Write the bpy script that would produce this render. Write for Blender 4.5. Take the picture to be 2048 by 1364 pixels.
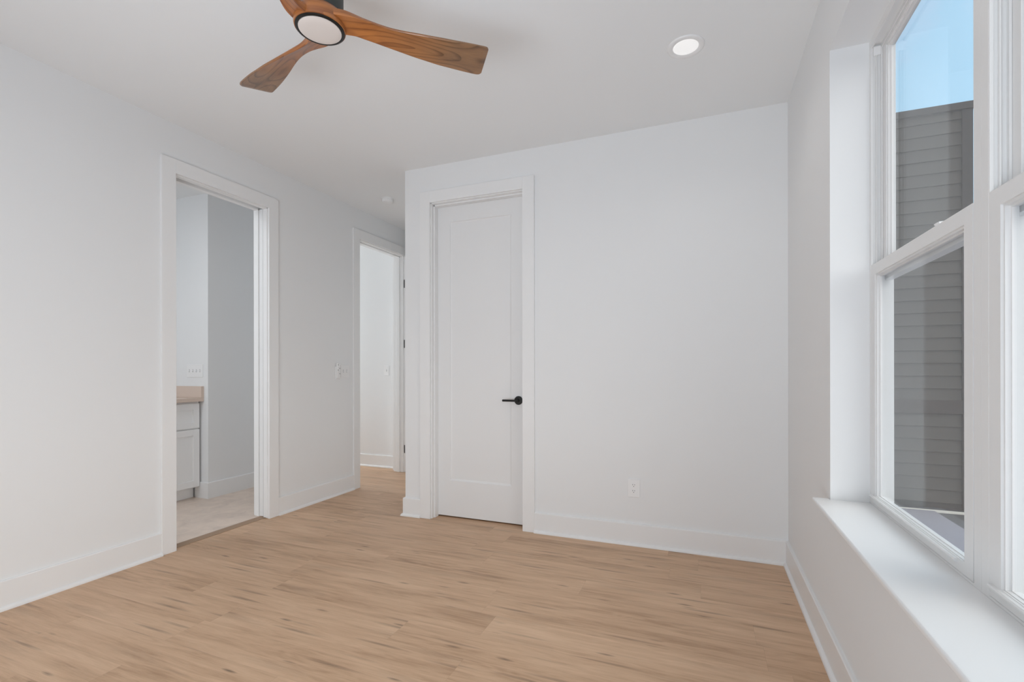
import bpy, bmesh, math, random
from mathutils import Vector, Matrix

for o in list(bpy.data.objects):
    bpy.data.objects.remove(o, do_unlink=True)
C = bpy.context.scene.collection
SC = bpy.context.scene
random.seed(4)

# ------------------------------------------------------------------ camera
CAM_Z = 1.1611
cam = bpy.data.cameras.new('camera')
cam.sensor_width = 36.0
cam.sensor_fit = 'HORIZONTAL'
cam.lens = 965.447 / 2048.0 * 36.0
cam.shift_y = (738.8 - 682.0) / 2048.0
cam.clip_start = 0.02
camo = bpy.data.objects.new('camera', cam)
C.objects.link(camo)
camo.matrix_world = (Matrix.Translation((0, 0, CAM_Z)) @ Matrix.Rotation(0.3782020, 4, 'Z')
                     @ Matrix.Rotation(math.pi / 2, 4, 'X') @ Matrix.Rotation(-0.0014305, 4, 'Z'))
SC.camera = camo

# ------------------------------------------------------------------ colour management
SC.view_settings.view_transform = 'Standard'
SC.view_settings.look = 'None'
SC.view_settings.gamma = 1.0
SC.view_settings.use_curve_mapping = False
SC.view_settings.exposure = 0.02
try:
    SC.cycles.use_denoising = True
    SC.cycles.max_bounces = 14
    SC.cycles.diffuse_bounces = 10
    SC.cycles.transparent_max_bounces = 16
    SC.cycles.sample_clamp_indirect = 6.0
except Exception:
    pass

# ------------------------------------------------------------------ sky
SKY_GLOW = 2.9          # radiance of the bright hazy part of the sky round the sun
world = bpy.data.worlds.new('sky')
SC.world = world
world.use_nodes = True
nt = world.node_tree
nt.nodes.clear()
N = nt.nodes.new
L = nt.links.new
out = N('ShaderNodeOutputWorld')
bg = N('ShaderNodeBackground')
tc = N('ShaderNodeTexCoord')
sep = N('ShaderNodeSeparateXYZ')
L(tc.outputs['Generated'], sep.inputs[0])
grad = N('ShaderNodeValToRGB')
grad.color_ramp.elements[0].position = 0.0
grad.color_ramp.elements[0].color = (0.58, 0.91, 1.16, 1)
grad.color_ramp.elements[1].position = 0.6
grad.color_ramp.elements[1].color = (0.47, 0.86, 1.17, 1)
L(sep.outputs['Z'], grad.inputs[0])
cl = N('ShaderNodeTexNoise')
cl.inputs['Scale'].default_value = 5.0
cl.inputs['Detail'].default_value = 8.0
cl.inputs['Roughness'].default_value = 0.65
L(tc.outputs['Generated'], cl.inputs['Vector'])
clr = N('ShaderNodeMapRange')
clr.inputs['From Min'].default_value = 0.50
clr.inputs['From Max'].default_value = 0.72
clr.inputs['To Max'].default_value = 0.7
L(cl.outputs[0], clr.inputs['Value'])
mixc = N('ShaderNodeMix')
mixc.data_type = 'RGBA'
L(clr.outputs[0], mixc.inputs['Factor'])
L(grad.outputs[0], mixc.inputs[6])
# the sky is deep blue ahead, away from the sun, and pales to white haze on the sun's side
haze = N('ShaderNodeMapRange')
haze.inputs['From Min'].default_value = 0.45
haze.inputs['From Max'].default_value = -0.15
L(sep.outputs['Y'], haze.inputs['Value'])
mixh = N('ShaderNodeMix')
mixh.data_type = 'RGBA'
L(haze.outputs[0], mixh.inputs['Factor'])
L(mixc.outputs[2], mixh.inputs[6])
mixh.inputs[7].default_value = (0.60, 0.63, 0.655, 1)
mixc.inputs[7].default_value = (0.68, 0.85, 1.14, 1)
dot = N('ShaderNodeVectorMath')
dot.operation = 'DOT_PRODUCT'
L(tc.outputs['Generated'], dot.inputs[0])
dot.inputs[1].default_value = Vector((0.88, -0.27, 0.40)).normalized()
mx = N('ShaderNodeMath')
mx.operation = 'MAXIMUM'
L(dot.outputs['Value'], mx.inputs[0])
mx.inputs[1].default_value = 0.0
pw = N('ShaderNodeMath')
pw.operation = 'POWER'
L(mx.outputs[0], pw.inputs[0])
pw.inputs[1].default_value = 3.0
glow = N('ShaderNodeMix')
glow.data_type = 'RGBA'
glow.blend_type = 'MIX'
glow.inputs[6].default_value = (0, 0, 0, 1)
glow.inputs[7].default_value = (SKY_GLOW, SKY_GLOW * 0.985, SKY_GLOW * 0.955, 1)
glow.clamp_result = False
glow.clamp_factor = False
L(pw.outputs[0], glow.inputs['Factor'])
add = N('ShaderNodeMix')
add.data_type = 'RGBA'
add.blend_type = 'ADD'
add.clamp_result = False
add.inputs['Factor'].default_value = 1.0
L(mixh.outputs[2], add.inputs[6])
L(glow.outputs[2], add.inputs[7])
L(add.outputs[2], bg.inputs['Color'])
bg.inputs['Strength'].default_value = 1.0
L(bg.outputs[0], out.inputs['Surface'])

# added fill light, shining in through an unseen opening behind the camera
def area(name, loc, rot, sx, sy, watts, col, spread=180):
    l = bpy.data.lights.new(name, 'AREA')
    l.shape = 'RECTANGLE'
    l.size = sx
    l.size_y = sy
    l.energy = watts
    l.color = col
    l.spread = math.radians(spread)
    o = bpy.data.objects.new(name, l)
    C.objects.link(o)
    o.location = loc
    o.rotation_euler = rot
    return o
FILL_COL = (0.925, 1.0, 1.09)
area('fill_rear', (-0.85, -0.66, 1.30), (math.radians(90), 0, 0), 2.3, 2.2, 8.0, FILL_COL)
# added fill aimed up through the rear opening to brighten the ceiling
area('fill_rear_up', (-0.70, -1.55, 0.05), (math.radians(130), 0, 0), 3.2, 1.4, 97.0, FILL_COL)
# added fill outside the unseen bathroom and hallway openings
area('fill_bathroom', (-4.0, 0.36, 1.6), (math.radians(90), 0, 0), 0.9, 1.2, 9.0, FILL_COL)
area('fill_bathroom_top', (-3.62, 1.75, 2.70), (0, 0, 0), 0.25, 0.25, 7.0, (0.97, 1.0, 1.02))  # added lamp, out of view, to brighten the vanity and bathroom floor
area('fill_hallway', (-6.25, 4.3, 1.5), (math.radians(90), 0, math.radians(-90)), 0.8, 1.9, 37.0, (0.96, 1.0, 1.03))

# ------------------------------------------------------------------ dimensions
XL, XR, YB, YR, H = -3.1617, 0.4645, 3.2632, -0.44, 2.743
XO = 0.65            # outer face of the window wall
WF = 0.595           # inner face of the window frames

# ------------------------------------------------------------------ materials
def mat(name, col, rough=0.5, spec=0.5, metal=0.0):
    m = bpy.data.materials.new(name)
    m.use_nodes = True
    b = m.node_tree.nodes['Principled BSDF']
    b.inputs['Base Color'].default_value = (*col, 1)
    b.inputs['Roughness'].default_value = rough
    b.inputs['Metallic'].default_value = metal
    b.inputs['Specular IOR Level'].default_value = spec
    return m

def nodes(m):
    t = m.node_tree
    return t, t.nodes.new, t.links.new, t.nodes['Principled BSDF']

def painted(name, col, rough, bump=0.02, scale=320.0, mottle=0.012):
    """painted surface: a very fine roller texture and a faint large mottle"""
    m = mat(name, col, rough, 0.35)
    t, N, L, b = nodes(m)
    tc = N('ShaderNodeTexCoord')
    n = N('ShaderNodeTexNoise')
    n.inputs['Scale'].default_value = scale
    L(tc.outputs['Object'], n.inputs['Vector'])
    bp = N('ShaderNodeBump')
    bp.inputs['Strength'].default_value = bump
    bp.inputs['Distance'].default_value = 0.002
    L(n.outputs[0], bp.inputs['Height'])
    L(bp.outputs[0], b.inputs['Normal'])
    n2 = N('ShaderNodeTexNoise')
    n2.inputs['Scale'].default_value = 1.1
    n2.inputs['Detail'].default_value = 3
    L(tc.outputs['Object'], n2.inputs['Vector'])
    mr = N('ShaderNodeMix')
    mr.data_type = 'RGBA'
    L(n2.outputs[0], mr.inputs['Factor'])
    mr.inputs[6].default_value = (*[c * (1 - mottle) for c in col], 1)
    mr.inputs[7].default_value = (*[min(1, c * (1 + mottle)) for c in col], 1)
    L(mr.outputs[2], b.inputs['Base Color'])
    return m

M_WALL = painted('wall_paint', (0.790, 0.797, 0.800), 0.75)
M_CEIL = painted('ceiling_paint', (0.805, 0.818, 0.824), 0.85)
M_TRIM = painted('trim_paint', (0.81, 0.812, 0.81), 0.38, 0.004, 90)
M_DOOR = painted('door_paint', (0.78, 0.782, 0.782), 0.40, 0.004, 90)
M_CAB = painted('cabinet_paint', (0.84, 0.84, 0.84), 0.4, 0.003, 90)
M_VINYL = mat('white_vinyl', (0.76, 0.76, 0.755), 0.32)
M_PLATE = mat('white_plastic', (0.82, 0.82, 0.82), 0.3)
M_DARK = mat('dark_slot', (0.05, 0.05, 0.05), 0.6)
M_GREY = mat('grey_slot', (0.42, 0.42, 0.42), 0.6)
M_BLACK = mat('matte_black_metal', (0.016, 0.016, 0.015), 0.42, 0.5, 0.4)
M_MOTOR = mat('charcoal_metal', (0.045, 0.05, 0.048), 0.5, 0.5, 0.3)
M_LENS = mat('frosted_lens', (0.72, 0.66, 0.62), 0.45)
M_LATCH = mat('white_latch', (0.85, 0.85, 0.85), 0.3)
M_STEEL = mat('hinge_metal', (0.10, 0.10, 0.10), 0.4, 0.5, 0.7)

def floor_material():
    m = mat('oak_plank_floor', (0.4, 0.3, 0.2), 0.42, 0.4)
    t, N, L, b = nodes(m)
    def M(op, a, b_=None, c=None):
        n = N('ShaderNodeMath'); n.operation = op
        for i, v in enumerate((a, b_, c)):
            if v is None: continue
            if isinstance(v, (int, float)): n.inputs[i].default_value = v
            else: L(v, n.inputs[i])
        return n.outputs[0]
    def remap(v, a0, a1, b0, b1):
        n = N('ShaderNodeMapRange'); L(v, n.inputs['Value'])
        for k, x in zip(('From Min', 'From Max', 'To Min', 'To Max'), (a0, a1, b0, b1)): n.inputs[k].default_value = x
        return n.outputs[0]
    def comb(x, y, z):
        n = N('ShaderNodeCombineXYZ')
        for i, v in enumerate((x, y, z)):
            if isinstance(v, (int, float)): n.inputs[i].default_value = v
            else: L(v, n.inputs[i])
        return n.outputs[0]
    tc = N('ShaderNodeTexCoord')
    sp = N('ShaderNodeSeparateXYZ'); L(tc.outputs['Object'], sp.inputs[0])
    X, Y = sp.outputs[0], sp.outputs[1]
    PW, PL = 0.178, 1.22                      # planks run along X
    yr = M('DIVIDE', M('ADD', Y, 0.05), PW)
    row = M('FLOOR', yr)
    wn = N('ShaderNodeTexWhiteNoise'); wn.noise_dimensions = '1D'
    L(row, wn.inputs['W'])
    xr = M('ADD', M('DIVIDE', X, PL), M('MULTIPLY', wn.outputs['Value'], 7.3))
    col = M('FLOOR', xr)
    wp = N('ShaderNodeTexWhiteNoise'); wp.noise_dimensions = '3D'
    L(comb(row, col, 0.0), wp.inputs['Vector'])
    pid = wp.outputs['Value']
    ps = N('ShaderNodeSeparateColor'); L(wp.outputs['Color'], ps.inputs[0])
    gx = M('ADD', X, M('MULTIPLY', pid, 31.0))
    gy = M('ADD', Y, M('MULTIPLY', ps.outputs[1], 17.0))
    def noise(sx, sy, detail, rough, dist=0.0, seed=0.0):
        n = N('ShaderNodeTexNoise')
        n.inputs['Scale'].default_value = 1.0
        n.inputs['Detail'].default_value = detail
        n.inputs['Roughness'].default_value = rough
        n.inputs['Distortion'].default_value = dist
        L(comb(M('MULTIPLY', gx, sx), M('MULTIPLY', gy, sy), seed), n.inputs['Vector'])
        return n.outputs[0]
    broad = noise(1.1, 7.0, 3, 0.5, 0.4)
    mid = noise(3.2, 38.0, 5, 0.6, 0.7, 3.0)
    finen = noise(9.0, 230.0, 5, 0.75, 0.0, 7.0)
    # cathedral figure: contour lines of a slow noise
    cat = noise(1.5, 9.0, 2, 0.45, 0.3, 11.0)
    ring = M('SINE', M('MULTIPLY', cat, 95.0))
    ringm = M('MULTIPLY', remap(ring, -1, 1, 0.0, 1.0), remap(noise(0.9, 6.0, 2, 0.5, 0.0, 19.0), 0.48, 0.62, 0.0, 1.0))
    v = M('ADD', M('MULTIPLY', broad, 0.42), M('MULTIPLY', mid, 0.40))
    v = M('ADD', v, M('MULTIPLY', finen, 0.22))
    v = M('SUBTRACT', v, M('MULTIPLY', ringm, 0.035))
    v = M('ADD', v, remap(pid, 0, 1, -0.022, 0.022))
    r1 = N('ShaderNodeValToRGB')
    e = r1.color_ramp.elements
    e[0].position = 0.36; e[0].color = (0.395, 0.242, 0.140, 1)
    e[1].position = 0.68; e[1].color = (0.705, 0.488, 0.325, 1)
    k = e.new(0.50); k.color = (0.570, 0.372, 0.234, 1)
    L(v, r1.inputs[0])
    # knots with dark drawn-out tails
    def knots(sx, sy, r0, rr, depth, sel, seed):
        vo = N('ShaderNodeTexVoronoi'); vo.inputs['Scale'].default_value = 1.0
        wob = M('MULTIPLY', mid, 0.30)
        L(comb(M('MULTIPLY', gx, sx), M('ADD', M('MULTIPLY', gy, sy), wob), seed), vo.inputs['Vector'])
        vo.voronoi_dimensions = '3D'
        d = remap(vo.outputs['Distance'], r0, rr, depth, 0.0)
        s_ = N('ShaderNodeSeparateColor'); L(vo.outputs['Color'], s_.inputs[0])
        return M('MULTIPLY', d, M('GREATER_THAN', s_.outputs[0], sel))
    k1 = knots(4.2, 22.0, 0.03, 0.20, 0.62, 0.80, 0.5)
    k2 = knots(2.2, 34.0, 0.04, 0.36, 0.46, 0.68, 4.5)
    k3 = knots(1.6, 12.0, 0.05, 0.40, 0.16, 0.40, 8.5)
    dark = M('MAXIMUM', M('MAXIMUM', k1, k2), k3)
    dark = M('MULTIPLY', dark, remap(finen, 0.35, 0.6, 1.25, 0.75))
    # joints
    fy = M('FRACT', yr); fx = M('FRACT', xr)
    ey = M('MULTIPLY', M('MINIMUM', fy, M('SUBTRACT', 1.0, fy)), PW)
    ex = M('MULTIPLY', M('MINIMUM', fx, M('SUBTRACT', 1.0, fx)), PL)
    joint = remap(M('MINIMUM', ey, ex), 0.0003, 0.0012, 0.13, 0.0)
    f = M('SUBTRACT', M('SUBTRACT', 1.0, dark), joint)
    vm = N('ShaderNodeVectorMath'); vm.operation = 'SCALE'
    L(r1.outputs[0], vm.inputs[0]); L(f, vm.inputs['Scale'])
    L(vm.outputs[0], b.inputs['Base Color'])
    bp = N('ShaderNodeBump')
    bp.inputs['Strength'].default_value = 0.08
    bp.inputs['Distance'].default_value = 0.001
    L(M('ADD', finen, f), bp.inputs['Height'])
    L(bp.outputs[0], b.inputs['Normal'])
    return m
M_FLOOR = floor_material()

def stone_material():
    m = mat('blush_stone_tile', (0.6, 0.5, 0.43), 0.4)
    t, N, L, b = nodes(m)
    tc = N('ShaderNodeTexCoord')
    n = N('ShaderNodeTexNoise')
    n.inputs['Scale'].default_value = 6
    n.inputs['Detail'].default_value = 8
    n.inputs['Roughness'].default_value = 0.65
    n.inputs['Distortion'].default_value = 0.8
    L(tc.outputs['Object'], n.inputs['Vector'])
    r = N('ShaderNodeValToRGB')
    e = r.color_ramp.elements
    e[0].position = 0.25; e[0].color = (0.58, 0.48, 0.41, 1)
    e[1].position = 0.62; e[1].color = (0.76, 0.635, 0.54, 1)
    L(n.outputs[0], r.inputs[0])
    L(r.outputs[0], b.inputs['Base Color'])
    return m
M_STONE = stone_material()
M_COUNTER = mat('blush_stone_top', (0.66, 0.54, 0.46), 0.3)
M_THRESH = mat('oak_reducer', (0.33, 0.225, 0.15), 0.5)

def fan_wood(name='fan_walnut'):
    m = mat(name, (0.4, 0.2, 0.1), 0.30, 0.5)
    t, N, L, b = nodes(m)
    uv = N('ShaderNodeUVMap'); uv.uv_map = 'UVMap'
    def tex(rot, sx, sy, det, dist):
        mp = N('ShaderNodeMapping')
        mp.inputs['Rotation'].default_value = (0, 0, math.radians(rot))
        mp.inputs['Scale'].default_value = (sx, sy, 1)
        L(uv.outputs[0], mp.inputs['Vector'])
        n = N('ShaderNodeTexNoise')
        n.inputs['Scale'].default_value = 1.0
        n.inputs['Detail'].default_value = det
        n.inputs['Roughness'].default_value = 0.55
        n.inputs['Distortion'].default_value = dist
        L(mp.outputs[0], n.inputs['Vector'])
        return n.outputs[0]
    def M(op, a, b_):
        n = N('ShaderNodeMath'); n.operation = op
        for i, v in enumerate((a, b_)):
            if isinstance(v, (int, float)): n.inputs[i].default_value = v
            else: L(v, n.inputs[i])
        return n.outputs[0]
    soft = tex(10, 4.0, 14, 4, 0.8)
    fine_ = tex(12, 14, 190, 5, 0.0)
    field = tex(20, 2.2, 9.0, 0.0, 0.25)           # growth rings: contour lines of a slow field
    saw = M('FRACT', M('MULTIPLY', field, 11.0), 0.0)
    line = N('ShaderNodeMapRange')
    line.interpolation_type = 'SMOOTHSTEP'
    line.inputs['From Min'].default_value = 0.55
    line.inputs['From Max'].default_value = 1.0
    line.inputs['To Min'].default_value = 0.0
    line.inputs['To Max'].default_value = 0.30
    L(saw, line.inputs['Value'])
    v = M('ADD', M('MULTIPLY', soft, 0.8), M('MULTIPLY', fine_, 0.25))
    v = M('SUBTRACT', v, M('MULTIPLY', line.outputs[0], 0.75))
    def ramp(c0, c1):
        r = N('ShaderNodeValToRGB')
        e = r.color_ramp.elements
        e[0].position = 0.25; e[0].color = (*c0, 1)
        e[1].position = 0.68; e[1].color = (*c1, 1)
        L(v, r.inputs[0])
        return r.outputs[0]
    near = ramp((0.20, 0.062, 0.018), (0.46, 0.170, 0.045))
    far = ramp((0.125, 0.066, 0.034), (0.33, 0.178, 0.088))   # greyer towards the tips
    sx = N('ShaderNodeSeparateXYZ'); L(uv.outputs[0], sx.inputs[0])
    mr = N('ShaderNodeMapRange')
    mr.inputs['From Min'].default_value = 0.18
    mr.inputs['From Max'].default_value = 0.50
    L(sx.outputs[0], mr.inputs['Value'])
    mc = N('ShaderNodeMix'); mc.data_type = 'RGBA'
    L(mr.outputs[0], mc.inputs['Factor'])
    L(near, mc.inputs[6]); L(far, mc.inputs[7])
    L(mc.outputs[2], b.inputs['Base Color'])
    b.inputs['Coat Weight'].default_value = 0.35
    b.inputs['Coat Roughness'].default_value = 0.2
    return m
M_FANWOOD = fan_wood()

def glass_material():
    m = bpy.data.materials.new('window_glass')
    m.use_nodes = True
    t = m.node_tree
    t.nodes.clear()
    N = t.nodes.new; L = t.links.new
    o = N('ShaderNodeOutputMaterial')
    tr = N('ShaderNodeBsdfTransparent')
    tr.inputs[0].default_value = (0.97, 0.98, 0.985, 1)
    gl = N('ShaderNodeBsdfGlossy')
    gl.inputs['Roughness'].default_value = 0.0
    fr = N('ShaderNodeFresnel')
    geo = N('ShaderNodeNewGeometry')           # same reflectance on both faces of the pane
    io = N('ShaderNodeMapRange')
    io.inputs['To Min'].default_value = 1.5
    io.inputs['To Max'].default_value = 1 / 1.5
    L(geo.outputs['Backfacing'], io.inputs['Value'])
    L(io.outputs[0], fr.inputs['IOR'])
    mix = N('ShaderNodeMixShader')
    L(fr.outputs[0], mix.inputs[0])
    L(tr.outputs[0], mix.inputs[1]); L(gl.outputs[0], mix.inputs[2])
    L(mix.outputs[0], o.inputs['Surface'])
    return m
M_GLASS = glass_material()

def emit(name, col, s):
    m = bpy.data.materials.new(name)
    m.use_nodes = True
    b = m.node_tree.nodes['Principled BSDF']
    b.inputs['Base Color'].default_value = (0.8, 0.8, 0.8, 1)
    b.inputs['Emission Color'].default_value = (*col, 1)
    b.inputs['Emission Strength'].default_value = s
    return m
M_LAMP = emit('lit_diffuser', (1.0, 0.995, 0.985), 0.40)

def rough_noise(name, c1, c2, scale, rough=0.85):
    m = mat(name, c1, rough, 0.2)
    t, N, L, b = nodes(m)
    tc = N('ShaderNodeTexCoord')
    n = N('ShaderNodeTexNoise')
    n.inputs['Scale'].default_value = scale
    n.inputs['Detail'].default_value = 8
    n.inputs['Roughness'].default_value = 0.7
    L(tc.outputs['Object'], n.inputs['Vector'])
    mx = N('ShaderNodeMix'); mx.data_type = 'RGBA'
    L(n.outputs[0], mx.inputs['Factor'])
    mx.inputs[6].default_value = (*c1, 1); mx.inputs[7].default_value = (*c2, 1)
    L(mx.outputs[2], b.inputs['Base Color'])
    return m
M_SIDING = rough_noise('grey_lap_siding', (0.088, 0.082, 0.076), (0.112, 0.105, 0.098), 30)
M_BAND = rough_noise('brown_trim_board', (0.060, 0.048, 0.046), (0.08, 0.066, 0.063), 20)
M_CORNER = rough_noise('grey_corner_board', (0.055, 0.052, 0.052), (0.07, 0.066, 0.066), 20)
M_SLAB = rough_noise('bluish_concrete', (0.24, 0.23, 0.275), (0.31, 0.30, 0.35), 14)
M_SOIL = rough_noise('dark_gravel', (0.045, 0.043, 0.05), (0.08, 0.078, 0.085), 18)
M_SUN_SLIVER = mat('cream_sun_sliver', (0.88, 0.86, 0.78), 0.6)  # pale colour stands in for sun falling on the ground
M_OWNSIDE = mat('exterior_white', (0.75, 0.75, 0.75), 0.6)

# ------------------------------------------------------------------ mesh helpers
class MB:
    """collects shapes, then links them as ONE mesh object"""
    def __init__(s):
        s.bm = bmesh.new()
    def box(s, x0, x1, y0, y1, z0, z1):
        v = [s.bm.verts.new((x, y, z)) for z in (z0, z1) for y in (y0, y1) for x in (x0, x1)]
        for f in ((0, 2, 3, 1), (4, 5, 7, 6), (0, 1, 5, 4), (2, 6, 7, 3), (0, 4, 6, 2), (1, 3, 7, 5)):
            s.bm.faces.new([v[i] for i in f])
        return s
    def prism(s, pts, axis, a, b):
        """extrude a closed 2D outline between a and b along an axis"""
        def P(p, t):
            if axis == 'x': return (t, p[0], p[1])
            if axis == 'y': return (p[0], t, p[1])
            return (p[0], p[1], t)
        A = [s.bm.verts.new(P(p, a)) for p in pts]
        B = [s.bm.verts.new(P(p, b)) for p in pts]
        n = len(pts)
        s.bm.faces.new(A); s.bm.faces.new(B[::-1])
        for i in range(n):
            s.bm.faces.new((A[i], B[i], B[(i + 1) % n], A[(i + 1) % n]))
        return s
    def lathe(s, prof, c=(0, 0, 0), seg=64, axis='z', cap=True):
        """prof: (radius, height) pairs"""
        rings = []
        for r, h in prof:
            ring = []
            for i in range(seg):
                a = 2 * math.pi * i / seg
                u, v = r * math.cos(a), r * math.sin(a)
                if axis == 'z': p = (c[0] + u, c[1] + v, c[2] + h)
                elif axis == 'y': p = (c[0] + u, c[1] + h, c[2] + v)
                else: p = (c[0] + h, c[1] + u, c[2] + v)
                ring.append(s.bm.verts.new(p))
            rings.append(ring)
        for a, b in zip(rings, rings[1:]):
            for i in range(seg):
                s.bm.faces.new((a[i], a[(i + 1) % seg], b[(i + 1) % seg], b[i]))
        if cap:
            s.bm.faces.new(rings[0]); s.bm.faces.new(rings[-1][::-1])
        return s
    def build(s, name, m, parent=None, origin=(0, 0, 0), bevel=0.0, smooth=False, seg=2, angle=35):
        bm = s.bm
        bmesh.ops.recalc_face_normals(bm, faces=bm.faces)
        if parent is not None and parent.get('_o') is not None:
            origin = parent['_o']
        bmesh.ops.translate(bm, verts=bm.verts, vec=[-c for c in origin])
        me = bpy.data.meshes.new(name)
        bm.to_mesh(me); bm.free()
        me.materials.append(m)
        o = bpy.data.objects.new(name, me)
        C.objects.link(o)
        if parent is not None:
            o.parent = parent
        else:
            o.location = origin
        if smooth:
            for p in me.polygons: p.use_smooth = True
        if bevel:
            md = o.modifiers.new('bevel', 'BEVEL')
            md.width = bevel; md.segments = seg
            md.limit_method = 'ANGLE'; md.angle_limit = math.radians(angle)
        return o

def structure(o, label=None):
    o['kind'] = 'structure'
    return o
def tag(o, label, cat, group=None):
    o['label'] = label; o['category'] = cat
    if group: o['group'] = group
    return o
def thing(name, loc, label=None, cat=None, group=None):
    o = bpy.data.objects.new(name, None)
    o.empty_display_size = 0.05
    C.objects.link(o)
    o.location = loc
    o['_o'] = tuple(loc)
    if label: tag(o, label, cat, group)
    return o
def smooth_by_angle(o, deg=35):
    me = o.data
    for p in me.polygons: p.use_smooth = True
    bm = bmesh.new(); bm.from_mesh(me)
    for e in bm.edges:
        if len(e.link_faces) == 2 and e.calc_face_angle(0) > math.radians(deg):
            e.smooth = False
    bm.to_mesh(me); bm.free()

def wall_with_holes(mb, axis, t0, t1, u0, u1, z0, z1, holes):
    """wall slab; axis 'x' = thickness in x, runs in y. holes: (u0,u1,z0,z1)"""
    def B(a, b, c, d):
        if b - a < 1e-5 or d - c < 1e-5: return
        if axis == 'x': mb.box(t0, t1, a, b, c, d)
        else: mb.box(a, b, t0, t1, c, d)
    cur = u0
    for (a, b, c, d) in sorted(holes):
        B(cur, a, z0, z1)
        B(a, b, z0, c)
        B(a, b, d, z1)
        cur = b
    B(cur, u1, z0, z1)

# ------------------------------------------------------------------ openings
D1 = (2.078, 2.801, 2.428)        # pocket door opening in the left wall (y0, y1, top)
D2 = (3.859, 4.636, 2.455)        # hall door opening in the left wall
DC = (-1.981, -1.205, 2.462)      # closet door opening in the back wall (x0, x1, top)
WY0, WY1, WZ0, WZ1 = 0.61, 2.24, 0.627, 2.42
WT = 0.13                          # partition thickness
HX = -2.212                        # hall side of the wall corner
YEND = 5.30

# ------------------------------------------------------------------ floor and ceiling
mb = MB(); mb.box(-3.195, XR, YR, YEND - 0.1, -0.06, 0.0)
structure(mb.build('floor', M_FLOOR))
mb = MB(); mb.box(-6.0, -3.1951, 3.86, 4.771, -0.06, 0.0)
structure(mb.build('floor_hallway', M_FLOOR))
mb = MB(); mb.box(-4.95, -3.228, 0.5, 3.76, -0.06, 0.012)
structure(mb.build('floor_bathroom', M_STONE))
mb = MB(); mb.prism([(-3.190, 0.0), (-3.190, 0.003), (-3.228, 0.0135), (-3.236, 0.0135), (-3.236, 0.0)], 'y', D1[0], D1[1])
structure(mb.build('trim_1', M_THRESH))
mb = MB(); mb.box(-6.1, XO, YR - 0.15, YEND, H, H + 0.12)
structure(mb.build('ceiling', M_CEIL))

# ------------------------------------------------------------------ walls
# left wall: two skins where the pocket door slides, so that the door has its cavity
mb = MB()
holes = [(D1[0], D1[1], 0, D1[2]), (D2[0], D2[1], 0, D2[2])]
wall_with_holes(mb, 'x', XL - 0.038, XL, YR - 0.15, YEND, 0, H, holes)
wall_with_holes(mb, 'x', XL - WT, XL - 0.092, YR - 0.15, YEND, 0, H, holes)
mb.box(XL - 0.092, XL - 0.038, YR - 0.15, D1[0], 0, H)
mb.box(XL - 0.092, XL - 0.038, 3.62, D2[0], 0, H)
mb.box(XL - 0.092, XL - 0.038, D2[1], YEND, 0, H)
mb.box(XL - 0.092, XL - 0.038, D1[0], 3.62, D1[2] + 0.03, H)
mb.box(XL - 0.092, XL - 0.038, D2[0], D2[1], D2[2], H)
structure(mb.build('wall_left', M_WALL))
# back wall with the closet opening, and its return along the hall
mb = MB()
wall_with_holes(mb, 'y', YB, YB + 0.117, HX, XR, 0, H, [(DC[0], DC[1], 0, DC[2])])
mb.box(HX, HX + 0.115, YB + 0.117, YEND - 0.1, 0, H)
mb.box(HX + 0.115, XR, YB + 0.75, YB + 0.86, 0, H)
structure(mb.build('wall_back', M_WALL))
mb = MB(); mb.box(XL, HX, YEND - 0.1, YEND, 0, H)
structure(mb.build('wall_hall_end', M_WALL))
mb = MB()
wall_with_holes(mb, 'x', XR, XO, YR - 0.15, YB + 0.86, -0.8, H, [(WY0, WY1, WZ0, WZ1)])
structure(mb.build('wall_right', M_WALL))
mb = MB()
wall_with_holes(mb, 'y', YR - 0.15, YR, XL, XR, 0, H, [(-2.05, 0.30, 0.15, 2.42)])  # unseen opening, added to let the rear fill light in
structure(mb.build('wall_rear', M_WALL))
mb = MB()
mb.box(-4.23, -4.117, 3.006, 3.76, 0, H)                 # face past the vanity, turning the corner
mb.box(-4.95, -4.23, 3.006, 3.12, 0, H)                  # side wall of the vanity recess
mb.box(-5.05, -4.95, 0.4, 3.12, 0, H)
wall_with_holes(mb, 'y', 0.40, 0.50, -4.95, XL - WT, 0, H, [(-4.5, -3.5, 0.95, 2.25)])  # unseen opening, added for the bathroom fill light
structure(mb.build('wall_bathroom', M_WALL))
mb = MB()
mb.box(-6.0, XL - WT, 4.771, 4.88, 0, H)
mb.box(-6.0, XL - WT, 3.76, 3.86, 0, H)
wall_with_holes(mb, 'x', -6.1, -6.0, 3.76, 4.88, 0, H, [(3.90, 4.70, 0.4, 2.4)])  # unseen opening, added for the hallway fill light
structure(mb.build('wall_hallway', M_WALL))

# ------------------------------------------------------------------ baseboards
BH, BT = 0.142, 0.015
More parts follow.
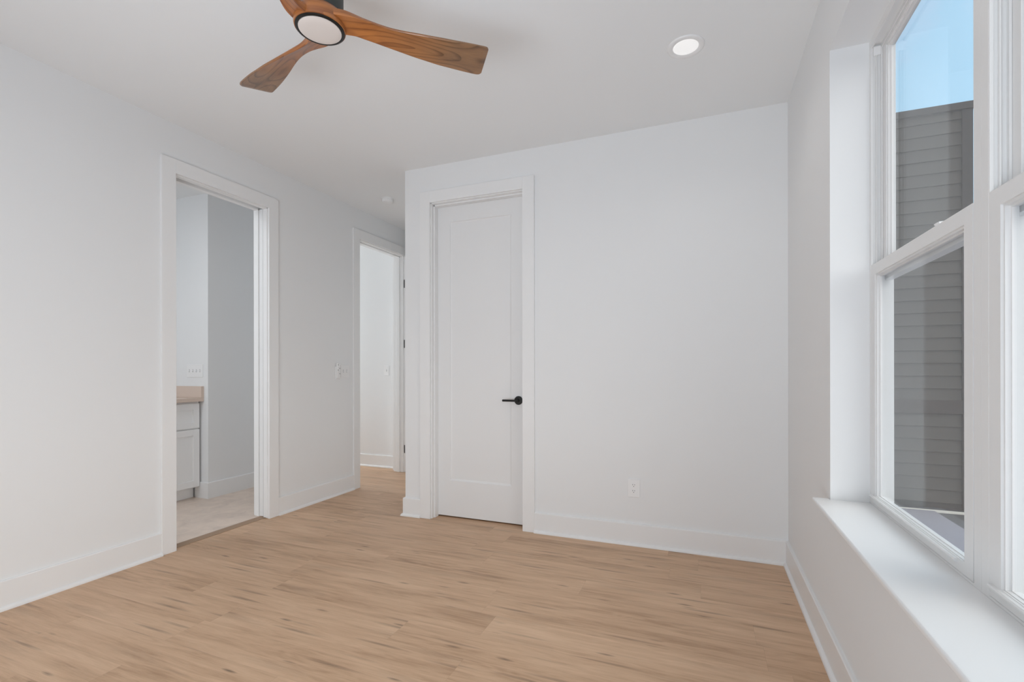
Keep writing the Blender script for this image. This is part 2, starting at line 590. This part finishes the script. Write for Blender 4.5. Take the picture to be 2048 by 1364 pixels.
# profile (distance from the wall, height): board, eased top, quarter-round shoe
BASE = [(0, 0), (0.030, 0), (0.0300, 0.005), (0.0285, 0.011), (0.0245, 0.016), (0.0195, 0.019), (BT, 0.020),
        (BT, BH - 0.004), (BT - 0.003, BH), (0, BH)]
BASE_NS = [(0, 0), (BT, 0), (BT, BH - 0.004), (BT - 0.003, BH), (0, BH)]
def base_run(mb, fixed, axis, sgn, a, b, prof=BASE, ma=0, mbv=0):
    """run along axis; profile grows from `fixed` in direction sgn. ma / mbv: mitre slope at the ends"""
    bm = mb.bm
    def V(d, z, t, m):
        t2 = t + m * d
        return bm.verts.new((fixed + sgn * d, t2, z) if axis == 'y' else (t2, fixed + sgn * d, z))
    A = [V(d, z, a, ma) for d, z in prof]
    B = [V(d, z, b, mbv) for d, z in prof]
    bm.faces.new(A); bm.faces.new(B[::-1])
    for i in range(len(prof)):
        j = (i + 1) % len(prof)
        bm.faces.new((A[i], B[i], B[j], A[j]))
CW = 0.089
mb = MB()
base_run(mb, XL, 'y', 1, YR, D1[0] + 0.005 - CW, ma=1)
base_run(mb, XL, 'y', 1, D1[1] - 0.005 + CW, D2[0] + 0.006 - CW)
base_run(mb, XL, 'y', 1, D2[1] - 0.006 + CW, YEND - 0.1)
structure(mb.build('baseboard_left', M_TRIM))
mb = MB()
base_run(mb, YB, 'x', -1, HX, DC[0] + 0.006 - CW, ma=-1)
base_run(mb, YB, 'x', -1, DC[1] - 0.006 + CW, XR, mbv=-1)
base_run(mb, HX, 'y', -1, YB, YEND - 0.1, ma=-1)
structure(mb.build('baseboard_back', M_TRIM))
mb = MB(); base_run(mb, XR, 'y', -1, YR, YB, ma=1, mbv=-1)
structure(mb.build('baseboard_right', M_TRIM))
mb = MB(); base_run(mb, YR, 'x', 1, XL, XR, ma=1, mbv=-1)
structure(mb.build('baseboard_rear', M_TRIM))
mb = MB()
base_run(mb, -4.117, 'y', 1, 3.006, 3.76, prof=[(d, z + 0.012) for d, z in BASE_NS], ma=-1)
base_run(mb, 3.006, 'x', -1, -4.27, -4.117, prof=[(d, z + 0.012) for d, z in BASE_NS], mbv=1)
structure(mb.build('baseboard_bathroom', M_TRIM))
mb = MB()
base_run(mb, 4.771, 'x', -1, -6.0, XL - WT)
structure(mb.build('baseboard_hallway', M_TRIM))

# ------------------------------------------------------------------ door frames (casing, jambs, stops)
CT = 0.018
def casing_frame(name, axis, face, sgn, a, b, top, depth, stop=None, sides=True, slot=None):
    """casing round an opening a..b on a wall face; jamb lining through the wall depth"""
    mb = MB()
    def B(u0, u1, d0, d1, z0, z1):
        f0, f1 = face + sgn * d0, face + sgn * d1
        f0, f1 = min(f0, f1), max(f0, f1)
        if axis == 'y': mb.box(f0, f1, u0, u1, z0, z1)     # wall runs in y
        else: mb.box(u0, u1, f0, f1, z0, z1)
    J = 0.005
    ia, ib, it = a + J, b - J, top - J     # casing inner edge
    B(ia - CW, ia, 0, CT, 0, it + CW)
    B(ib, ib + CW, 0, CT, 0, it + CW)
    B(ia, ib, 0, CT, it, it + CW)
    if slot is None:
        jt = 0.012
        B(a - 0.001, a + jt, -depth, 0.0, 0, top)
        B(b - jt, b + 0.001, -depth, 0.0, 0, top)
        B(a, b, -depth, 0.0, top - jt, top + 0.001)
        if stop:
            s0, s1 = stop
            st = 0.011
            B(a + jt, a + jt + st, -s1, -s0, 0, top - jt)
            B(b - jt - st, b - jt, -s1, -s0, 0, top - jt)
            B(a + jt, b - jt, -s1, -s0, top - jt - st, top - jt)
    else:
        jt = 0.012
        B(a - 0.001, a + jt, -depth, 0.0, 0, top)
        s0, s1 = slot
        for d0, d1 in ((-s0, 0.0), (-depth, -s1)):
            B(b - jt, b + 0.001, d0, d1, 0.008, top)
            B(a, b, d0, d1, top - jt, top + 0.001)
    # casing on the far side of the wall
    B(ia - CW, ia, -depth - CT, -depth, 0.012, it + CW)
    B(ib, ib + CW, -depth - CT, -depth, 0.012, it + CW)
    B(ia, ib, -depth - CT, -depth, it, it + CW)
    return structure(mb.build(name, M_TRIM, bevel=0.0012))
casing_frame('trim_2', 'y', XL, 1, D1[0], D1[1], D1[2], WT, slot=(0.040, 0.090))
casing_frame('trim_3', 'y', XL, 1, D2[0], D2[1], D2[2], WT, stop=(0.045, 0.085))
casing_frame('trim_4', 'x', YB, -1, DC[0], DC[1], DC[2], 0.117, stop=(0.030, 0.079))

# ------------------------------------------------------------------ doors
def panel_door(name, w, h, t, stile, top, bottom, loc, rot=0):
    """single recessed-panel door; local x along the width, y = thickness (front at y=0), z up"""
    root = bpy.data.objects.new(name, None)
    C.objects.link(root)
    root.location = loc; root.rotation_euler = (0, 0, rot)
    root['kind'] = 'structure'
    mb = MB()
    def ring(x0, x1, z0, z1, y): return [mb.bm.verts.new(p) for p in ((x0, y, z0), (x1, y, z0), (x1, y, z1), (x0, y, z1))]
    g = 0.014
    def face(y, s):
        A = ring(0, w, 0, h, y)
        B = ring(stile, w - stile, bottom, h - top, y)
        D = ring(stile + 0.003, w - stile - 0.003, bottom + 0.003, h - top - 0.003, y + s * 0.006)
        E = ring(stile + g, w - stile - g, bottom + g, h - top - g, y + s * 0.0095)
        for P, Q in ((A, B), (B, D), (D, E)):
            for i in range(4):
                mb.bm.faces.new((P[i], P[(i + 1) % 4], Q[(i + 1) % 4], Q[i]))
        mb.bm.faces.new(E)
        return A
    A = face(0, 1); B = face(t, -1)
    for i in range(4):
        mb.bm.faces.new((A[i], A[(i + 1) % 4], B[(i + 1) % 4], B[i]))
    root['_o'] = (0.0, 0.0, 0.0)
    o = mb.build('door_panel', M_DOOR, root, bevel=0.001)
    return root

def lever(root, x, z, d=-1):
    """round rose with a straight bar lever pointing to -x"""
    hb = MB()
    hb.lathe([(0.0315, 0), (0.0325, -0.002), (0.0325, -0.007), (0.0312, -0.0085), (0.0125, -0.0088), (0.0115, -0.009), (0.0115, -0.048), (0.010, -0.050)],
             (x, 0, z), 40, 'y')
    ro = hb.build('rosette', M_BLACK, root)
    smooth_by_angle(ro)
    lb = MB()
    lb.lathe([(0.0070, 0.012), (0.0080, 0.010), (0.0080, -0.02), (0.0080, -0.110), (0.0072, -0.112)], (x, -0.046, z), 28, 'x')
    le = lb.build('lever', M_BLACK, root)
    smooth_by_angle(le)

dc = panel_door('door_1', 0.748, 2.428, 0.035, 0.115, 0.122, 0.278, (-1.967, YB + 0.0795, 0.012))
hx, hz = -1.275 + 1.967, 0.931 - 0.012
lever(dc, hx, hz)
# pocket door pushed into its wall, only its leading edge shows
pd = panel_door('door_2', 0.74, 2.405, 0.038, 0.115, 0.122, 0.278, (XL - 0.084, D1[1] - 0.009, 0.014), math.radians(90))
pd.location.x = XL - 0.046
# hall door, folded back round the corner on its three dark hinges
hd = panel_door('door_3', 0.74, 2.42, 0.035, 0.115, 0.122, 0.278, (XL + 0.006, D2[1] + 0.01, 0.012), math.radians(0))
hd.location = (XL + 0.022, D2[1] - 0.012, 0.012)
for z in (0.25, 1.44, 2.12):
    hb = MB()
    hb.lathe([(0.0065, -0.045), (0.0065, 0.045)], (-0.010, 0.006, z), 16, 'z')
    hb.box(-0.010, 0.0, 0.004, 0.007, z - 0.044, z + 0.044)
    hb.build('hinge', M_STEEL, hd)

# ------------------------------------------------------------------ vanity
van = thing('vanity_cabinet', (-4.2, 3.0, 0.012), 'white shaker vanity cabinet beside the pocket door opening, pale stone top over it', 'cabinet')
mb = MB()
mb.box(-4.74, -4.221, 1.60, 2.991, 0.112, 0.878)
mb.box(-4.74, -4.290, 1.60, 2.991, 0.012, 0.112)
mb.build('body', M_CAB, van, bevel=0.001)
mb = MB(); mb.box(-4.289, -4.283, 1.60, 2.960, 0.013, 0.104)
mb.build('toe_kick', M_CAB, van)
def shaker(name, y0, y1, z0, z1, parent, fr=0.055):
    mb = MB()
    x1, x0 = -4.200, -4.220
    mb.box(x0, x1, y0, y0 + fr, z0, z1); mb.box(x0, x1, y1 - fr, y1, z0, z1)
    mb.box(x0, x1, y0 + fr, y1 - fr, z0, z0 + fr); mb.box(x0, x1, y0 + fr, y1 - fr, z1 - fr, z1)
    mb.box(x0, x1 - 0.009, y0 + fr, y1 - fr, z0 + fr, z1 - fr)
    return mb.build(name, M_CAB, parent, bevel=0.0012)
yy = 2.985
for k in range(3):
    shaker('drawer', yy - 0.40, yy, 0.642, 0.862, van)
    shaker('door', yy - 0.40, yy, 0.122, 0.632, van)
    yy -= 0.406
ct = thing('countertop', (-4.2, 3.0, 0.878), 'blush stone vanity top with low side splash, on the white vanity cabinet', 'countertop')
mb = MB(); mb.box(-4.76, -4.168, 1.58, 3.004, 0.879, 0.911)
mb.build('slab', M_COUNTER, ct, bevel=0.002)
mb = MB(); mb.box(-4.76, -4.168, 2.978, 3.0055, 0.9112, 1.014)
mb.build('side_splash', M_COUNTER, ct, bevel=0.002)

# ------------------------------------------------------------------ plates, outlet, remote
def toggle_plate(name, origin, n, normal, label, cat='light switch', group=None):
    """n-gang toggle plate. normal: '+x' or '-y'. origin = plate centre on the wall"""
    t = thing(name, origin, label, cat, group)
    w = 0.070 + 0.046 * (n - 1); hgt = 0.117
    def B(mb, u0, u1, d0, d1, z0, z1):
        x, y, z = origin
        if normal == '+x': mb.box(x + d0, x + d1, y + u0, y + u1, z + z0, z + z1)
        else: mb.box(x + u0, x + u1, y - d1, y - d0, z + z0, z + z1)
    mb = MB(); B(mb, -w / 2, w / 2, 0, 0.006, -hgt / 2, hgt / 2)
    mb.build('plate', M_PLATE, t, bevel=0.002)
    for i in range(n):
        c = (i - (n - 1) / 2) * 0.046
        mb = MB(); B(mb, c - 0.0052, c + 0.0052, 0.006, 0.0064, -0.012, 0.012)
        sl = mb.build('slot', M_GREY, t)
        mb = MB()
        up = random.random() > 0.5
        x, y, z = origin
        a = 0.008 if up else -0.008
        pts = [(0.0060, -0.006), (0.0060, 0.006), (0.017, a + 0.003), (0.017, a - 0.003)]
        if normal == '+x': mb.prism([(x + d, z + q) for d, q in pts], 'y', y + c - 0.004, y + c + 0.004)
        else: mb.prism([(y - d, z + q) for d, q in pts], 'x', x + c - 0.004, x + c + 0.004)
        mb.build('toggle', M_PLATE, t)
    return t
toggle_plate('switch_plate', (XL, 3.663, 1.147), 2, '+x', 'white two-gang toggle switch plate between the bathroom doorway and the hall doorway', group=None)
toggle_plate('switch_plate', (-4.284, 3.006, 1.153), 4, '-y', 'wide white four-gang toggle switch plate above the blush stone vanity top')
toggle_plate('switch_plate', (-3.494, 4.771, 1.150), 1, '-y', 'white single toggle switch plate on the wall seen through the hall doorway')

rem = thing('fan_remote', (XL, 3.563, 1.146), 'slim white fan remote in a wall cradle left of the two-gang switch plate', 'remote control')
mb = MB(); mb.box(XL, XL + 0.010, 3.535, 3.591, 1.070, 1.190)
mb.build('cradle', M_PLATE, rem, bevel=0.004, seg=3)
mb = MB(); mb.box(XL + 0.0102, XL + 0.022, 3.541, 3.585, 1.082, 1.222)
mb.build('handset', M_PLATE, rem, bevel=0.004, seg=3)
for i in range(6):
    for j in range(2):
        mb = MB(); y = 3.553 + 0.020 * j; z = 1.206 - 0.0165 * i
        mb.box(XL + 0.0221, XL + 0.0232, y - 0.006, y + 0.006, z - 0.0045, z + 0.0045)
        mb.build('button', M_GREY if (i + j) % 3 == 0 else M_LATCH, rem, bevel=0.0006)

ox, oz = -0.431, 0.3755
outl = thing('wall_outlet', (ox, YB, oz), 'white duplex power outlet low on the back wall right of the closet door', 'outlet')
mb = MB(); mb.box(ox - 0.040, ox + 0.040, YB - 0.006, YB, oz - 0.059, oz + 0.059)
mb.build('plate', M_PLATE, outl, bevel=0.002)
for dz in (0.0195, -0.0195):
    mb = MB()
    n = 32; pts = []
    for i in range(n):
        a = 2 * math.pi * i / n
        pts.append((ox + max(-0.0150, min(0.0150, 0.0172 * math.cos(a))), oz + dz + 0.0145 * math.sin(a)))
    mb.prism(pts, 'y', YB - 0.0075, YB - 0.006)
    rc = mb.build('receptacle', M_PLATE, outl)
    for sx, hh in ((-0.0062, 0.0044), (0.0062, 0.0036)):
        q = MB(); q.box(ox + sx - 0.0012, ox + sx + 0.0012, YB - 0.0078, YB - 0.0074, oz + dz + 0.004 - hh, oz + dz + 0.004 + hh)
        so = q.build('slot', M_DARK, None, origin=(ox, YB, oz)); so.location = (0, 0, 0); so.parent = rc
    q = MB(); q.lathe([(0.0024, 0), (0.0024, -0.0004)], (ox, YB - 0.0074, oz + dz - 0.0070), 16, 'y')
    so = q.build('ground_hole', M_DARK, None, origin=(ox, YB, oz)); so.location = (0, 0, 0); so.parent = rc

# ------------------------------------------------------------------ window sill (stool)
mb = MB()
pts = [(XR - 0.060, WY0 - 0.02), (XR - 0.060, WY1 + 0.02), (XR, WY1 + 0.02), (XR, WY1 - 0.0005), (WF + 0.02, WY1 - 0.0005),
       (WF + 0.02, WY0 + 0.0005), (XR, WY0 + 0.0005), (XR, WY0 - 0.02)]
mb.prism(pts, 'z', 0.6275, 0.645)
structure(mb.build('trim_5', M_TRIM, bevel=0.006, seg=4))

# ------------------------------------------------------------------ twin single-hung windows
def window(name, y0, y1, wall_high, wall_low):
    """unit with sash width y0..y1 (y1 = far side). wall_high / wall_low: outer limits of its frame"""
    w = bpy.data.objects.new(name, None)
    C.objects.link(w)
    w.location = (WF, (y0 + y1) / 2, 0.645)
    w['kind'] = 'structure'
    w['_o'] = tuple(w.location)
    zt = 2.42
    def ring(mb, x0, x1, a, b, z0, z1, sa, sb, sz0, sz1):
        """rectangular ring of four butted members"""
        mb.box(x0, x1, a, a + sa, z0, z1); mb.box(x0, x1, b - sb, b, z0, z1)
        mb.box(x0, x1, a + sa, b - sb, z0, z0 + sz0); mb.box(x0, x1, a + sa, b - sb, z1 - sz1, z1)
    # frame: jambs with the balance channel, head, sill
    mb = MB()
    lo, hi = wall_low + 0.0002, wall_high - 0.0002
    ja, jb = y0 - 0.006 - lo, hi - (y1 + 0.006)
    ring(mb, WF, 0.668, lo, hi, 0.6455, zt, ja, jb, 0.006, 0.024)
    ring(mb, WF + 0.0004, WF + 0.0075, y0 - 0.006, y1 + 0.006, 0.6515, 2.396, 0.004, 0.004, 0.001, 0.008)
    for e, s in ((y1, 1), (y0, -1)):
        mb.box(WF + 0.016, WF + 0.019, min(e - s * 0.002, e + s * 0.006), max(e - s * 0.002, e + s * 0.006), 1.56, 2.388)
    ring(mb, WF + 0.0315, WF + 0.0365, y0 - 0.006, y1 + 0.006, 0.6515, 2.396, 0.010, 0.010, 0.001, 0.014)
    mb.build('window_frame', M_VINYL, w)
    def sash(nm, x0, x1, a, b, z0, z1, st, rb, rt, gx, bb=0.006):
        m_ = MB()
        ring(m_, x0, x1, a, b, z0, z1, st, st, rb, rt)
        ring(m_, x0 + 0.005, x1 - 0.003, a + st, b - st, z0 + rb, z1 - rt, 0.006, 0.006, bb, 0.006)
        ring(m_, gx - 0.004, gx + 0.0075, a + st + 0.006, b - st - 0.006, z0 + rb + bb, z1 - rt - 0.006, 0.004, 0.004, min(bb, 0.004), 0.004)
        so = m_.build(nm, M_VINYL, w)
        m_ = MB()
        m_.box(gx, gx + 0.0035, a + st + 0.008, b - st - 0.008, z0 + rb + bb, z1 - rt - 0.008)
        go = m_.build('glass_pane', M_GLASS, None, origin=w['_o'])
        go.location = (0, 0, 0); go.parent = so
        return so
    sash('upper_sash', 0.632, 0.662, y0 - 0.001, y1 + 0.001, 1.497, 2.392, 0.036, 0.048, 0.024, 0.650)
    ls = sash('lower_sash', WF - 0.0005, 0.6262, y0, y1, 0.654, 1.555, 0.042, 0.031, 0.040, 0.613, 0.0015)
    # lift lip on the bottom rail
    m_ = MB()
    m_.prism([(WF, 0.672), (WF - 0.009, 0.676), (WF - 0.010, 0.680), (WF - 0.007, 0.683), (WF, 0.684)], 'y', y0 + 0.075, y1 - 0.006)
    q = m_.build('lift_rail', M_VINYL, None, origin=w['_o']); q.location = (0, 0, 0); q.parent = ls
    # cam lock on the meeting rail
    m_ = MB()
    yc = y0 + (y1 - y0) * 0.285
    m_.box(WF + 0.006, WF + 0.026, yc - 0.028, yc + 0.028, 1.5555, 1.560)
    m_.prism([(yc - 0.010, 1.560), (yc + 0.012, 1.560), (yc + 0.026, 1.567), (yc + 0.024, 1.570), (yc - 0.008, 1.569)], 'x', WF + 0.010, WF + 0.022)
    m_.build('sash_lock', M_LATCH, w, bevel=0.001)
    # stop block at the top of each balance channel
    for e, s in ((y1, 1), (y0, -1)):
        m_ = MB()
        m_.box(WF + 0.008, WF + 0.031, min(e - s * 0.004, e + s * 0.006), max(e - s * 0.004, e + s * 0.006), 2.355, 2.388)
        m_.build('balance_stop', M_LATCH, w, bevel=0.001)
    return w
window('window_1', 1.471, 2.222, WY1, 1.4345)
window('window_2', 0.647, 1.398, 1.4345, WY0)

# ------------------------------------------------------------------ recessed ceiling lights
def downlight(name, x, y, label, watts):
    t = thing(name, (x, y, H), label, 'ceiling light')
    mb = MB()
    mb.lathe([(0.087, 0.0), (0.087, -0.003), (0.085, -0.006), (0.080, -0.0075), (0.066, -0.0065), (0.060, -0.004), (0.060, 0.0)], (x, y, H), 72, 'z', cap=False)
    smooth_by_angle(mb.build('trim_ring', M_PLATE, t), 50)
    mb = MB()
    mb.lathe([(0.0605, -0.0015), (0.055, -0.004), (0.0, -0.0045)][:2], (x, y, H), 72, 'z')
    mb.build('diffuser', M_LAMP, t)
    l = bpy.data.lights.new('lamp', 'SPOT')
    l.energy = watts; l.spot_size = math.radians(150); l.spot_blend = 0.9; l.shadow_soft_size = 0.05
    l.color = (1.0, 0.97, 0.93)
    o = bpy.data.objects.new('lamp', l)
    C.objects.link(o); o.parent = t; o.location = (0, 0, -0.07)
    return t
downlight('recessed_light', -0.0805, 2.5150, 'lit round white recessed ceiling light near the window wall', 3)

# ------------------------------------------------------------------ smoke detector
sx, sy = -2.722, 3.732
t = thing('smoke_detector', (sx, sy, H), 'small round white smoke detector on the hall ceiling by the wall corner', 'smoke detector')
mb = MB(); mb.lathe([(0.055, 0.0), (0.055, -0.006), (0.052, -0.008)], (sx, sy, H), 48)
smooth_by_angle(mb.build('base', M_PLATE, t))
mb = MB(); mb.lathe([(0.048, -0.008), (0.050, -0.010), (0.050, -0.026), (0.045, -0.033), (0.030, -0.036)], (sx, sy, H), 48)
smooth_by_angle(mb.build('cover', M_PLATE, t))

# ------------------------------------------------------------------ ceiling fan
FC = (-1.3317, 1.4132); FZ = 2.43; FPHI = 0.6868; TA, TB = 0.0234, 0.0026
def fan_pt(x, y, z):
    return (FC[0] + x, FC[1] + y, FZ + z - TA * x - TB * y)
fan = thing('ceiling_fan', (FC[0], FC[1], H), 'three-blade walnut ceiling fan with a round frosted light and charcoal motor housing', 'ceiling fan')
mb = MB(); mb.lathe([(0.083, 0.050), (0.083, 0.30), (0.080, 0.3135)], (FC[0], FC[1], FZ), 72)
smooth_by_angle(mb.build('motor_housing', M_MOTOR, fan))
def fan_lathe(prof, name, m):
    mb = MB(); mb.lathe(prof, (0, 0, 0), 96)
    for v in mb.bm.verts:
        v.co = Vector(fan_pt(*v.co))
    uvl = mb.bm.loops.layers.uv.new('UVMap')
    for f in mb.bm.faces:
        for lp in f.loops:
            c = lp.vert.co
            a = math.atan2(c.y - FC[1], c.x - FC[0])
            lp[uvl].uv = (0.1 + 0.09 * abs(a) / 3, (c.z - FZ) + 0.3)
    o = mb.build(name, m, fan)
    smooth_by_angle(o)
    return o
fan_lathe([(0.080, 0.002), (0.0905, 0.004), (0.0925, 0.012), (0.0925, 0.036), (0.090, 0.050), (0.084, 0.058), (0.060, 0.060)], 'hub', M_FANWOOD)
fan_lathe([(0.0765, 0.0035), (0.0765, -0.001), (0.0800, -0.003), (0.0870, 0.000), (0.0880, 0.006), (0.085, 0.0065)], 'light_ring', M_BLACK)
fan_lathe([(0.0765, 0.0030), (0.0760, -0.0022), (0.070, -0.0045), (0.050, -0.0065), (0.025, -0.0075)], 'light_lens', M_LENS)

# blade sections measured along the blade: radius, -v edge (offset, height), +v edge (offset, height), thickness
SEC = [(0.050, -0.078, 0.032, 0.022, 0.022, 0.026), (0.080, -0.079, 0.033, 0.010, 0.018, 0.026),
       (0.105, -0.076, 0.034, 0.003, 0.014, 0.024), (0.130, -0.070, 0.035, 0.001, 0.011, 0.020),
       (0.160, -0.062, 0.036, 0.005, 0.008, 0.016), (0.200, -0.052, 0.037, 0.013, 0.007, 0.014),
       (0.250, -0.046, 0.036, 0.024, 0.006, 0.0115), (0.300, -0.047, 0.035, 0.034, 0.005, 0.011),
       (0.350, -0.052, 0.034, 0.044, 0.004, 0.0105), (0.400, -0.058, 0.032, 0.053, 0.004, 0.010),
       (0.450, -0.063, 0.031, 0.060, 0.003, 0.010), (0.500, -0.067, 0.030, 0.066, 0.004, 0.0095),
       (0.550, -0.070, 0.030, 0.070, 0.004, 0.009), (0.600, -0.0715, 0.030, 0.072, 0.004, 0.009),
       (0.618, -0.0715, 0.030, 0.071, 0.004, 0.009), (0.628, -0.069, 0.0305, 0.068, 0.005, 0.008),
       (0.634, -0.062, 0.0300, 0.060, 0.006, 0.007)]
def catmull(a, b, c, d, t):
    return 0.5 * ((2 * b) + (-a + c) * t + (2 * a - 5 * b + 4 * c - d) * t * t + (-a + 3 * b - 3 * c + d) * t ** 3)
def fine(sec, n=4):
    o = []
    for i in range(len(sec) - 1):
        p0 = sec[max(0, i - 1)]; p1 = sec[i]; p2 = sec[i + 1]; p3 = sec[min(len(sec) - 1, i + 2)]
        for k in range(n):
            o.append([catmull(p0[j], p1[j], p2[j], p3[j], k / n) for j in range(6)])
    o.append(list(sec[-1]))
    return o
def blade(k):
    mb = MB(); bm = mb.bm
    uvl = bm.loops.layers.uv.new('UVMap')
    an = FPHI + k * 2 * math.pi / 3
    ca, sa = math.cos(an), math.sin(an)
    NP = 10
    rings = []; uvd = {}
    for r, t0, z0, t1, z1, th in fine(SEC):
        ring = []
        d = Vector((t1 - t0, z1 - z0)); ln = d.length; d.normalize()
        nrm = Vector((-d.y, d.x))          # up side
        prof = []
        hb = 0.5 * th; ce = min(0.0025 / ln, 0.2); 
        prof = [(0, -0.62 * hb), (0, 0.62 * hb), (ce, hb)]
        prof += [(i / NP, hb) for i in range(1, NP)]
        prof += [(1 - ce, hb), (1, 0.62 * hb), (1, -0.62 * hb), (1 - ce, -hb)]
        prof += [(i / NP, -hb) for i in range(NP - 1, 0, -1)]
        prof += [(ce, -hb)]
        bow = min(0.010, 0.012 * max(0.0, 1 - (r - 0.1) / 0.35)) * (4 if r < 0 else 1)
        for s, w in prof:
            c = Vector((t0, z0)) + d * (ln * s) + nrm * (w + bow * 4 * s * (1 - s) * 0.5)
            x = r * ca - c.x * sa; y = r * sa + c.x * ca
            v = bm.verts.new(fan_pt(x, y, c.y))
            uvd[v] = (r, 0.5 + t0 + (t1 - t0) * s + k * 0.7 + (0.2 if w > 0 else 0))
            ring.append(v)
        rings.append(ring)
    n = len(rings[0])
    for a, b in zip(rings, rings[1:]):
        for i in range(n):
            bm.faces.new((a[i], a[(i + 1) % n], b[(i + 1) % n], b[i]))
    bm.faces.new(rings[0]); bm.faces.new(rings[-1][::-1])
    for f in bm.faces:
        for lp in f.loops:
            lp[uvl].uv = uvd[lp.vert]
    o = mb.build('blade', M_FANWOOD, fan)
    smooth_by_angle(o, 32)
    return o
for k in range(3): blade(k)

# ------------------------------------------------------------------ outside: neighbouring building and ground
NY = 8.50
bld = thing('neighbour_building', (0.6, NY + 0.1, -0.78), 'grey lap-sided building with a flat top, standing outside the windows', 'building')
mb = MB(); mb.box(-3.0, 3.42, NY + 0.03, NY + 5.0, -0.80, 4.80)
mb.build('wall', M_CORNER, bld)
mb = MB()
z = -0.72
while z < 4.70:
    if not (0.50 < z + 0.09 < 0.74):
        mb.prism([(NY + 0.03, z), (NY + 0.004, z), (NY + 0.000, z + 0.006), (NY + 0.022, z + 0.178), (NY + 0.03, z + 0.178)], 'x', -3.0, 3.319)
    z += 0.178
mb.build('lap_siding', M_SIDING, bld)
mb = MB(); mb.box(-3.0, 3.319, NY - 0.012, NY + 0.03, 0.535, 0.722)
mb.build('trim_board', M_BAND, bld)
mb = MB(); mb.box(3.319, 3.435, NY - 0.015, NY + 0.03, -0.78, 4.74); mb.box(3.42, 3.435, NY + 0.03, NY + 0.12, -0.78, 4.74)
mb.build('corner_board', M_CORNER, bld)
mb = MB(); mb.box(-3.05, 3.45, NY - 0.035, NY + 5.03, 4.74, 4.835)
mb.build('parapet_cap', M_CORNER, bld)

mb = MB(); mb.box(-40, 60, -40, 70, -0.90, -0.80)
structure(mb.build('ground', M_SOIL))
mb = MB(); mb.box(XO + 0.01, 2.92, -6.0, 8.235, -0.80, -0.775)
structure(mb.build('patio_slab', M_SLAB))
ed = MB(); ed.box(0.7, 4.6, 8.245, 8.262, -0.80, -0.765)  # sunlit sliver of ground, put in as a thin pale strip
tag(ed.build('painted_sun_sliver', M_SUN_SLIVER, None, bevel=0.003), 'thin cream strip painted as a sliver of sunlight on the ground by the grey building', 'painted sunlight')

for o in bpy.data.objects:
    if '_o' in o.keys():
        del o['_o']
